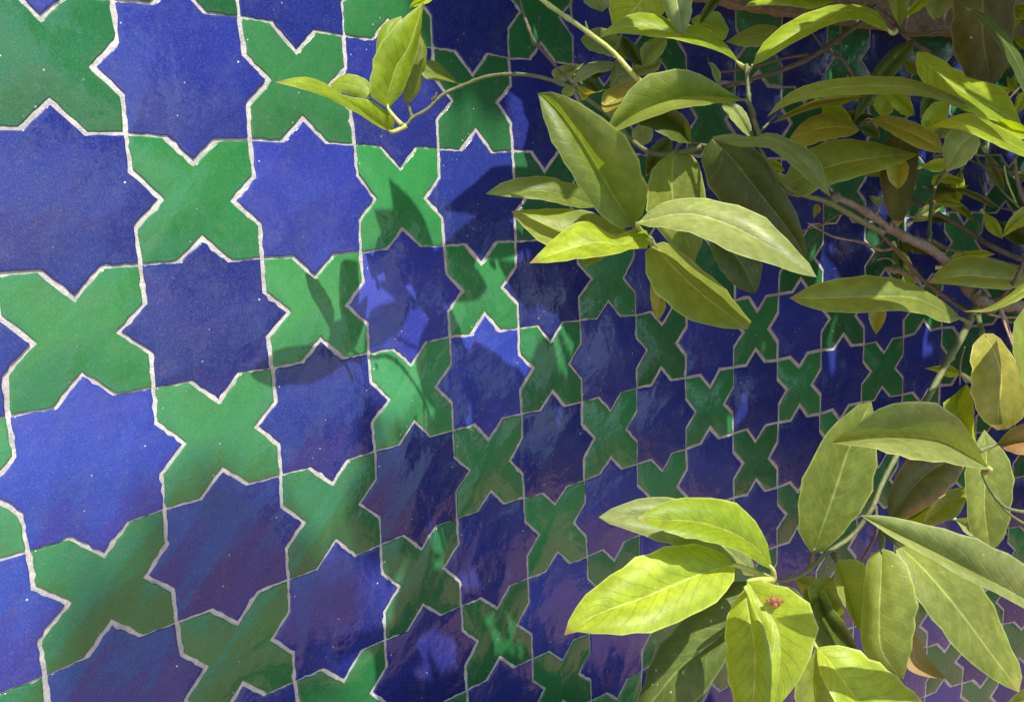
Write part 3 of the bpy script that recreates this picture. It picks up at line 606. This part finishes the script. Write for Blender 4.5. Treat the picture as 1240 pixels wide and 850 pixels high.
Bq('twig', [(1100,242,7.6),(1130,256,7.4),(1170,278,7.2),(1200,298,7.0),(1250,320,6.8)], 5, 8, M_DARK, .06)
Bq('twig', [(1128,290,6.8),(1150,302,6.8),(1180,308,6.8),(1215,318,6.8),(1250,328,6.8)], 3, 5, M_DARK, .06)
Bq('twig', [(1125,292,6.1),(1126,270,6.3),(1129,240,6.6),(1136,218,6.9),(1146,204,7.0)], 6, 3, M_GSTEM, .05, 2)
Bq('twig', [(1095,236,8),(1118,250,7.8)], 3, 3, M_DARK)
Bq('twig', [(1165,190,7.2),(1190,200,7.1),(1215,205,7.0),(1255,222,7.0)], 3, 5, M_DARK, .05)
Bq('twig', [(1182,190,7.0),(1198,212,6.9),(1215,233,6.8),(1235,252,6.8)], 3, 3, M_GSTEM)
Bq('twig', [(1185,212,7.2),(1192,235,7.1),(1208,250,7.1),(1232,256,7.0)], 2, 3, M_DARK)
Bq('twig', [(1216,200,6.8),(1220,220,6.8),(1232,250,6.8)], 2.5, 3, M_YSTEM)
Bq('twig', [(1255,300,5.8),(1240,318,5.8),(1228,342,5.9),(1212,360,6.0)], 6, 6, M_DARK, .06)
Bq('twig', [(1228,190,6.4),(1236,235,6.4),(1262,275,6.4)], 5, 6, M_BARK, .05)
Bq('stalk', [(1211,374,5.9),(1216,390,5.8),(1223,410,5.7),(1229,426,5.7)], 4, 2.5, M_DRY, .1)
Bq('stalk', [(1213,374,5.9),(1220,392,5.9),(1226,412,5.8)], 2.5, 2, M_DRY, .1)
Bq('twig', [(1196,380,6.4),(1215,384,6.4),(1245,384,6.4)], 4, 3, M_DRY, .15)
Bq('twig', [(1168,420,5.9),(1163,440,6.0),(1162,466,6.1)], 2.5, 2, M_DARK)
Bq('twig', [(1189,572,5.0),(1196,588,5.0),(1206,603,5.0),(1222,616,5.0),(1256,622,5.0)], 4, 6, M_GSTEM, .06, 1)
Bq('twig', [(1208,606,5.2),(1222,622,5.2),(1250,640,5.2)], 3, 4, M_GSTEM)
# upper stems
Bq('branch', [(470,160,6.2),(490,153,6.2),(500,142,6.2),(517,133,6.2),(536,115,6.2),(560,104,6.2),(590,93,6.15),(622,90,6.1),(655,94,6.0),(690,106,5.9),(715,123,5.8),(742,143,5.8),(763,168,5.7),(790,186,5.6),(822,185,5.5),(850,178,5.4)], 4, 8, M_GSTEM, .05, 4)['label'] = 'slender stem carrying the leaf sprig at the top left'
Bq('branch', [(915,165,5.2),(885,180,5.3),(850,176,5.4),(838,172,5.45)], 7, 6, M_DARK, .06)
Bq('branch', [(640,-12,5.6),(664,6,5.5),(690,24,5.4),(715,42,5.35),(742,63,5.3),(768,92,5.3),(790,112,5.5)], 6, 8, M_YSTEM, .05, 4)['label'] = 'bright green stem crossing from the top edge'
Bq('twig', [(692,-10,5.6),(691,8,5.5),(693,24,5.4)], 4, 4, M_GSTEM)
Bq('twig', [(752,42,5.5),(748,55,5.4),(744,64,5.35)], 5, 5, M_GSTEM)
Bq('twig', [(712,38,5.4),(709,26,5.4)], 4, 2, M_YSTEM)
Bq('twig', [(627,-12,6.0),(634,16,5.9),(646,48,5.8),(664,70,5.7),(680,88,5.6),(697,104,5.5),(704,112,5.4)], 3.5, 5, M_DARK, .1, 3)
Bq('twig', [(1048,24,6.6),(1020,44,6.6),(985,68,6.6),(950,84,6.6),(915,95,6.6),(880,105,6.7)], 8, 5, M_DARK, .06, 2)
Bq('twig', [(978,66,6.8),(945,72,6.8),(910,82,6.9),(872,88,7.0)], 4, 4, M_DARK)
Bq('twig', [(872,88,7.0),(862,82,7.0),(857,70,7.0)], 3, 2, M_DARK, .2)
Bq('branch', [(904,78,5.1),(905,100,5.1),(908,128,5.1),(915,152,5.15),(924,174,5.2)], 5, 8, M_GSTEM, .05, 3)
Bq('twig', [(897,77,5.2),(904,84,5.15)], 3, 4, M_YSTEM)
Bq('twig', [(911,79,5.0),(906,88,5.1)], 3, 4, M_YSTEM)
Bq('twig', [(940,138,5.6),(928,152,5.4),(920,160,5.2)], 3, 4, M_GSTEM)
Bq('twig', [(984,40,7.4),(1000,62,7.3),(1020,72,7.2),(1035,95,7.2)], 3, 5, M_BARK)
Bq('twig', [(1017,24,7.2),(1018,50,7.2),(1018,70,7.2)], 3, 3, M_GSTEM)
Bq('twig', [(1058,8,6.2),(1082,28,6.3),(1100,47,6.4),(1118,60,6.4),(1134,74,6.4)], 6, 9, M_DARK, .08, 3)
Bq('twig', [(1083,30,6.2),(1096,42,6.1),(1115,43,6.1),(1135,39,6.1),(1160,38,6.1)], 4, 3, M_DARK)
Bq('twig', [(1048,10,7.2),(1060,14,7.2),(1080,24,7.2)], 8, 6, M_BARK, .1)
Bq('twig', [(1043,151,5.6),(1050,144,5.6),(1058,145,5.6)], 2, 2, M_DRY)
Bq('twig', [(1140,160,5.6),(1130,190,5.8)], 3, 3, M_GSTEM)
# buds and knobs on the joints
for px, py, d in ((1080,270,5.85),(1063,256,5.8),(1186,352,6.0),(527,118,6.15)):
    Bq('bud', [(px-3,py+3,d-.03),(px,py,d-.05),(px+2,py-6,d-.07)], 6, 2, M_BARK if px > 1000 else M_GSTEM, .15)

# distant bright leaves at the right edge, in front of the wall
rl = random.Random(21)
for px, py in ((1216,8),(1232,20),(1214,40),(1236,52),(1222,72),(1210,112),(1226,104),(1238,122),(1216,130),(1234,92),(1204,128),(1246,10),(1250,70),(1222,30)):
    an = rl.uniform(-2.6, .6); ln = rl.uniform(26, 40); dx, dy = math.cos(an)*ln/2, -math.sin(an)*ln/2; nx, ny = -dy*.42, dx*.42
    L('y', (px-dx, py-dy), (px+dx, py+dy), [(px+nx, py+ny)], [(px-nx, py-ny)], rl.uniform(5.9, 6.5), dz=rl.uniform(-.2, .2))
for pts in ([(1212,50,6.4),(1228,58,6.4),(1255,60,6.4)], [(1206,28,6.5),(1222,24,6.5),(1255,30,6.5)], [(1205,148,6.3),(1218,125,6.3),(1240,100,6.3)]):
    Bq('twig', pts, 3, 4, M_DARK)
# dried scab on the broad sunlit leaf
for q, (px, py, r) in enumerate(((936,726,.035),(943,728,.03),(938,732,.03),(930,728,.02),(947,727,.018),(953,731,.02))):
    P_ = at(px, py, 4.105); bm = bmesh.new(); bmesh.ops.create_icosphere(bm, subdivisions=2, radius=r*CELL*.55)
    for v in bm.verts: v.co *= 1+.45*noise.noise(v.co*900+Vector((q*3, 0, 0)))
    me = bpy.data.meshes.new('scab'); bm.to_mesh(me); bm.free(); me.materials.append(M_SCAB)
    so_ = bpy.data.objects.new('scab', me); COL.objects.link(so_); so_.parent = bl; so_.location = world(P_)-bl.location

# smaller leaves deeper in the crown
rf = random.Random(44)
for x0, x1, y0, y1, cnt in ((1090, 1236, 150, 330, 17), (690, 770, 50, 115, 3), (1000, 1130, 60, 150, 5), (880, 960, 195, 260, 2), (1150, 1240, 560, 640, 4), (960, 1010, 690, 740, 2)):
    for _ in range(cnt):
        px, py = rf.uniform(x0, x1), rf.uniform(y0, y1); an = rf.gauss(-.5, .9); ln = rf.uniform(30, 62)
        dx, dy = math.cos(an)*ln/2, -math.sin(an)*ln/2; w = rf.uniform(.13, .24)*ln; nx, ny = -dy/ln*2*w, dx/ln*2*w; bd = rf.uniform(-.3, .3)
        L(rf.choice('mmypd'), (px-dx, py-dy), (px+dx, py+dy), [(px-dx*.3+nx*(1+bd), py-dy*.3+ny*(1+bd)), (px+dx*.35+nx*(.8+bd), py+dy*.35+ny*(.8+bd))],
          [(px-dx*.3-nx*(1-bd), py-dy*.3-ny*(1-bd)), (px+dx*.35-nx*(.8-bd), py+dy*.35-ny*(.8-bd))], rf.uniform(6.6, 8.6), tgt=.8, pet=(px-dx*1.25, py-dy*1.25))


# ------------------------------------------------------------------ leaves above the frame that throw the sharp shadows
def shadow_leaf(kind, base, tip, A, B, k0, k1, a=0.0, b=0.0):
    n = 11
    ca = catmull([base]+A+[tip], n); cb = catmull([base]+B+[tip], n)
    Al, Ml, Bl = [], [], []
    for q in range(n):
        t = q/(n-1); w = math.sin(math.pi*t); k = k0+(k1-k0)*t
        Al.append(hitwall(*ca[q])+(k+a*w)*SUNL); Bl.append(hitwall(*cb[q])+(k+b*w)*SUNL)
        Ml.append(hitwall(*((ca[q]+cb[q])/2))+(k+.04*w)*SUNL)
    build_leaf(Al, Ml, Bl, kind, False, .01, None, 'leaf', None, 0)
S = shadow_leaf
S('d', (507,366), (470,219), [(490,330),(478,275)], [(525,330),(520,285),(500,248)], 3.9, 4.15, .1, -.1)
S('d', (499,352), (451,257), [(478,325),(462,288)], [(508,305),(484,262)], 3.95, 4.2)
S('d', (506,371), (455,346), [(490,351),(470,342)], [(495,374),(474,363)], 3.9, 4.1)
S('d', (512,368), (582,300), [(515,325),(545,292)], [(540,372),(565,345)], 3.9, 4.3)
S('d', (530,365), (590,351), [(536,315),(555,312),(578,330)], [(550,368),(578,366)], 3.9, 4.2)
S('d', (440,428), (497,374), [(446,385),(470,368)], [(462,420),(487,398)], 4.0, 4.2)
S('d', (515,445), (540,380), [(505,425),(520,388)], [(535,440),(545,400)], 4.0, 4.2)
S('d', (545,372), (531,502), [(505,430),(512,480)], [(560,420),(545,490)], 4.6, 4.7)
S('d', (575,415), (590,505), [(555,450),(570,490)], [(610,440),(608,480)], 4.9, 5.0)
S('d', (555,405), (548,520), [(540,440),(538,490)], [(575,450),(565,500)], 4.9, 5.0)
S('d', (645,205), (534,257), [(600,205),(560,236)], [(620,268),(568,262)], 2.9, 3.2)
S('d', (645,300), (538,297), [(600,258),(566,271)], [(600,318),(560,300)], 3.2, 3.5)
S('d', (610,440), (640,500), [(595,465),(615,495)], [(630,450),(642,475)], 4.9, 5.0)
S('d', (600,330), (590,318), [(594,326)], [(598,318)], 3.4, 3.4)
def shadow_twig(pts, k, r=.018):
    C = catmull([hitwall(*p)+k*SUNL for p in pts], 14)
    vs, fs = tube_mesh(C, [r]*14, 6); c = vs[0].copy()
    o = link_mesh('twig', [v-c for v in vs], fs, M_GSTEM, tree, True); o.location = c
shadow_twig([(505,360),(512,372),(525,385),(545,395)], 3.95, .035)
shadow_twig([(497,374),(508,371),(520,372),(537,378)], 4.0, .022)
shadow_twig([(511,352),(515,370),(520,392)], 4.0, .014)
shadow_twig([(470,405),(492,418),(505,424)], 4.1, .012)

# ------------------------------------------------------------------ the rest of the tree: trunk, limbs and crown outside the picture, plus added far shade leaves
T0 = at(1440, 470, 6.6)
trunk_pts = [np.array([T0[0]+.4, 13-4+.1+0, T0[2]-.3]), np.array([T0[0]+.5, 6, T0[2]]), np.array([T0[0]+.1, 2.5, T0[2]+.2]), T0, T0+np.array([-.6, -3.5, .3]), T0+np.array([-2.0, -6.5, .4])]
def limb(name, P, r0, r1, m):
    C = catmull(P, 6*len(P)); R = [r0+(r1-r0)*k/(len(C)-1) for k in range(len(C))]
    vs, fs = tube_mesh(C, R, 10, .05, rnd); c = vs[0].copy()
    o = link_mesh(name, [v-c for v in vs], fs, m, tree, True); o.location = c; return o
limb('trunk', trunk_pts, .75, .22, M_BARK)
limb('branch', [T0+np.array([.1, .8, 0]), (T0+at(1295,385,6.3))/2+np.array([0,.1,0]), at(1292,384,6.3)], .25, .06, M_BARK)
limb('branch', [T0+np.array([-.6, -3.5, .3]), T0+np.array([-3, -5.0, .2]), T0+np.array([-6, -5.2, .2])], .2, .06, M_BARK)
LIT = [(720,190,4.6),(690,150,4.6),(675,130,4.55),(740,220,4.7),(705,215,4.7),(750,190,4.6),(760,240,4.7),(855,260,4.4),(910,290,4.3),(805,265,4.55),(965,320,4.2),(880,275,4.35),(830,260,4.45),(940,300,4.3),(710,297,4.5),(810,40,5.0),(860,45,5.0),(990,30,4.9),(940,55,4.9),(480,90,6.1),(400,110,6.1),
       (1180,110,4.8),(1180,155,4.3),(760,690,4.4),(830,720,4.45),(860,690,4.5),(790,750,4.4),(790,710,4.4),(730,740,4.3),(850,690,4.5),(850,625,4.5),(900,650,4.5),(930,730,4.2),(950,740,4.1),(970,765,4.1),(945,810,4.1),(1070,840,4.3),(1020,800,4.3),(935,770,4.15),(960,740,4.1),(900,790,4.4),(1040,830,4.3),(1140,670,3.8),(1200,690,3.8),(820,115,4.7),(520,130,6.15),(740,60,5.3),(600,92,6.1),(1222,60,6.2),(1225,110,6.2),(1232,20,6.2)]
LITH = [sunhit(at(*q)) for q in LIT]
LITH = [h for h in LITH if h]
EDGE_Y = [0, 180, 250, 300, 330, 400, 430, 470, 520, 560, 640, 700, 780, 900, 1100]
EDGE_X = [560, 605, 618, 628, 618, 665, 658, 625, 570, 485, 462, 462, 455, 440, 430]
def small_leaf(vs, fs, c, rs, L=.85, Wd=.38):
    d = np.array([rs.gauss(0, 1), rs.gauss(0, 1)+.5, rs.gauss(0, 1)]); d /= np.linalg.norm(d)
    e = np.cross(d, [rs.gauss(0, .6), rs.gauss(0, .6), 1]); e = e/np.linalg.norm(e); n = np.cross(d, e)
    o = len(vs); cu = rs.uniform(-.05, .16)*L; fo_ = rs.uniform(.02, .12)*Wd
    for q in range(8):
        s = q/7; w = Wd/2*math.sin(math.pi*s**.85)**.75 if 0 < q < 7 else .004
        m_ = c+d*L*(s-.5)-n*cu*(4*(s-.5)**2)
        for e_ in (-1, 0, 1): vs.append(world(m_+e*e_*w*(1+.06*rs.uniform(-1, 1))+n*fo_*abs(e_)))
    for q in range(7):
        for r in range(2): x_ = o+q*3+r; fs.append((x_, x_+1, x_+4, x_+3))
def leaf_uv(ob):
    ul = ob.data.uv_layers.new(name='UVMap'); vi = np.zeros(len(ob.data.loops), int); ob.data.loops.foreach_get('vertex_index', vi)
    r = vi % 24; ul.data.foreach_set('uv', np.stack([(r % 3)/2, (r//3)/7], 1).ravel())
    ob.data.polygons.foreach_set('use_smooth', [True]*len(ob.data.polygons))
def outside(P, marg):
    X = pix(P)
    return X[2] < .5 or X[1] < -marg or X[0] > 1240+marg or X[0] < -marg or X[1] > 850+marg
rc = random.Random(11); cvs, cfs = [], []
for gx_ in np.arange(1.0, 19, .30):
    for gy_ in np.arange(-3.5, 12.5, .30):
        x, y = gx_+rc.uniform(-.2, .2), gy_+rc.uniform(-.2, .2)
        if x > 9.3 and y < 4.4 and rc.random() < .3: continue
        Q = onwall(x, y); px, py, _ = pix(Q)
        if px < np.interp(py, EDGE_Y, EDGE_X)+rc.gauss(0, 6)+26: continue
        k = .6
        while not outside(Q+k*SUNL, 75) and k < 16: k += .15
        if k >= 16: continue
        k += rc.uniform(0, 3.2) if x < 8.5 else rc.uniform(1.5, 7.5)
        P = Q+k*SUNL
        if any((x-h[0])**2+(y-h[1])**2 < .42**2 and k > h[2] for h in LITH) : continue
        if outside(P, 75): small_leaf(cvs, cfs, P, rc, 1.05, .52)
SOFT = [(500,610,60,.5),(570,30,70,.6)]  # unseen far leaf clumps, added to shade chosen wall spots softly
SOFT2 = [(140,820,85,.4),(275,665,75,.35),(400,745,75,.4),(320,845,70,.4),(215,760,65,.35)]
for cx, cy, rr_, dens in SOFT+SOFT2:
    for _ in range(int(dens*34*(1 if cx < 400 else .8))):
        an, rd = rc.uniform(0, 2*math.pi), rr_*math.sqrt(rc.random())*1.05
        P = hitwall(cx+rd*math.cos(an), cy+rd*math.sin(an)); k = rc.uniform(17, 26) if cx > 450 else rc.uniform(32, 50)
        h = sunhit(P+.3*SUNL); x, y = h[0], h[1]
        if any((x-q[0])**2+(y-q[1])**2 < .6**2 for q in LITH): continue
        small_leaf(cvs, cfs, P+k*SUNL, rc, .9, .45)
fo = link_mesh('foliage', cvs, cfs, LM['d'], tree, False); fo['kind'] = 'stuff'
leaf_uv(fo)

# ------------------------------------------------------------------ on and behind the wall
def blob(name, c, r, m, parent, seed, sub=2):
    bm = bmesh.new(); bmesh.ops.create_icosphere(bm, subdivisions=sub, radius=1)
    rs = random.Random(seed); off = Vector((rs.uniform(0, 50), rs.uniform(0, 50), 0))
    for v in bm.verts:
        n_ = noise.noise(v.co*1.3+off)*.35+noise.noise(v.co*3+off)*.12
        v.co = Vector((v.co.x*r[0], v.co.y*r[1], v.co.z*r[2]))*(1+n_)
    me = bpy.data.meshes.new(name); bm.to_mesh(me); bm.free(); me.materials.append(m)
    o = bpy.data.objects.new(name, me); COL.objects.link(o); o.location = c
    if parent: o.parent = parent
    return o
rb = random.Random(5)
x = 5.5
while x < 19:
    w = rb.uniform(.35, .75); h = rb.uniform(.22, .42)
    blob('capping_stone', world(onwall(x+w/2, -1.42-h*.7, -.25-rb.uniform(0, .3))), (w*.052, .05, h*.1), M_STONE, wall, int(x*100))
    x += w*.98
M_SHRUB = LM['y']
def bush(label, cx, cy, g, rx, ry, rg, n, seed, m='y'):
    b = thing('garden_shrub', label, 'shrub')
    rs = random.Random(seed); vs, fs = [], []
    cen = onwall(cx, cy, g)
    lobes = [np.array([rs.gauss(0, .45)*rx, rs.gauss(0, .45)*ry, rs.gauss(0, .4)*rg]) for _ in range(14)]
    for _ in range(n):
        l = rs.choice(lobes); s = np.array([rs.gauss(0, 1) for _ in range(3)]); s /= np.linalg.norm(s)
        small_leaf(vs, fs, cen+l+s*np.array([rx, ry, rg])*.32*rs.uniform(.6, 1), rs, 1.2, .55)
    f = link_mesh('foliage', vs, fs, LM[m], b); f['kind'] = 'stuff'; leaf_uv(f)
    limbp = [cen+np.array([0, 12.9-cen[1]-4+.0, 0]), cen+np.array([.5, 3, .3]), cen]
    C = catmull(limbp, 14); v2, f2 = tube_mesh(C, [.6-.03*k for k in range(14)], 8, .05, rs)
    link_mesh('trunk', v2, f2, M_BARK, b, True)
bush('bright sunlit shrub standing behind the wall at the far right', 17.5, -4.5, -9, 5, 3.6, 3, 1500, 3)
bush('lime green shrub behind the wall above the coping', 11, -6.0, -14, 5, 3, 3, 1200, 4, 'm')
def box(name, x0, x1, y0, y1, z0, z1, m):
    v = [(a, b, c) for a in (x0, x1) for b in (y0, y1) for c in (z0, z1)]
    return link_mesh(name, v, [(0,1,3,2),(4,6,7,5),(0,4,5,1),(2,3,7,6),(0,2,6,4),(1,5,7,3)], m)
hb = thing('pink_house', 'rose coloured house wall far behind the coping at the top edge', 'house')
o = box('house_wall', -1, 9, 5.5, 8.5, 0, 3.4, M_STONE); o.parent = hb
o = box('roof', -1.2, 9.2, 5.3, 8.7, 3.4, 3.55, M_COPE); o.parent = hb

# ------------------------------------------------------------------ ground, plus an added pool and bed, in front of the wall (seen mirrored in the glaze)
def plane(name, pts, z, m, kind='structure'):
    o = link_mesh(name, [(x, y, z) for x, y in pts], [tuple(range(len(pts)))], m); o['kind'] = kind; return o
plane('ground', [(-80, -80), (80, -80), (80, 80), (-80, 80)], -.012, M_GROUND)
mw = mat('added_pool_water'); g = NT(mw); b = g.n('BsdfPrincipled', i_Roughness=.08, i_IOR=1.33); b.inputs['Base Color'].default_value = (.30, .42, .50, 1); g.out(b.outputs[0])
plane('added_water', [(-3.5, -.9), (9, -7.3), (30, -30), (-30, -30), (-30, -.9)][::-1], 0.0, mw)  # unseen pool, added so the glaze mirrors sky beyond the paving

ms = rough_mat('added_bed_soil', (.075, .055, .035), (.05, .038, .025), (.11, .08, .05), 4, 60, .01)
plane('added_dark_bed', [(2.0, -.3), (40, -.6), (40, -30), (10, -7.9), (2.0, -3.7)][::-1], .004, ms)  # unseen dark bed, added to darken reflections in the right-hand tiles
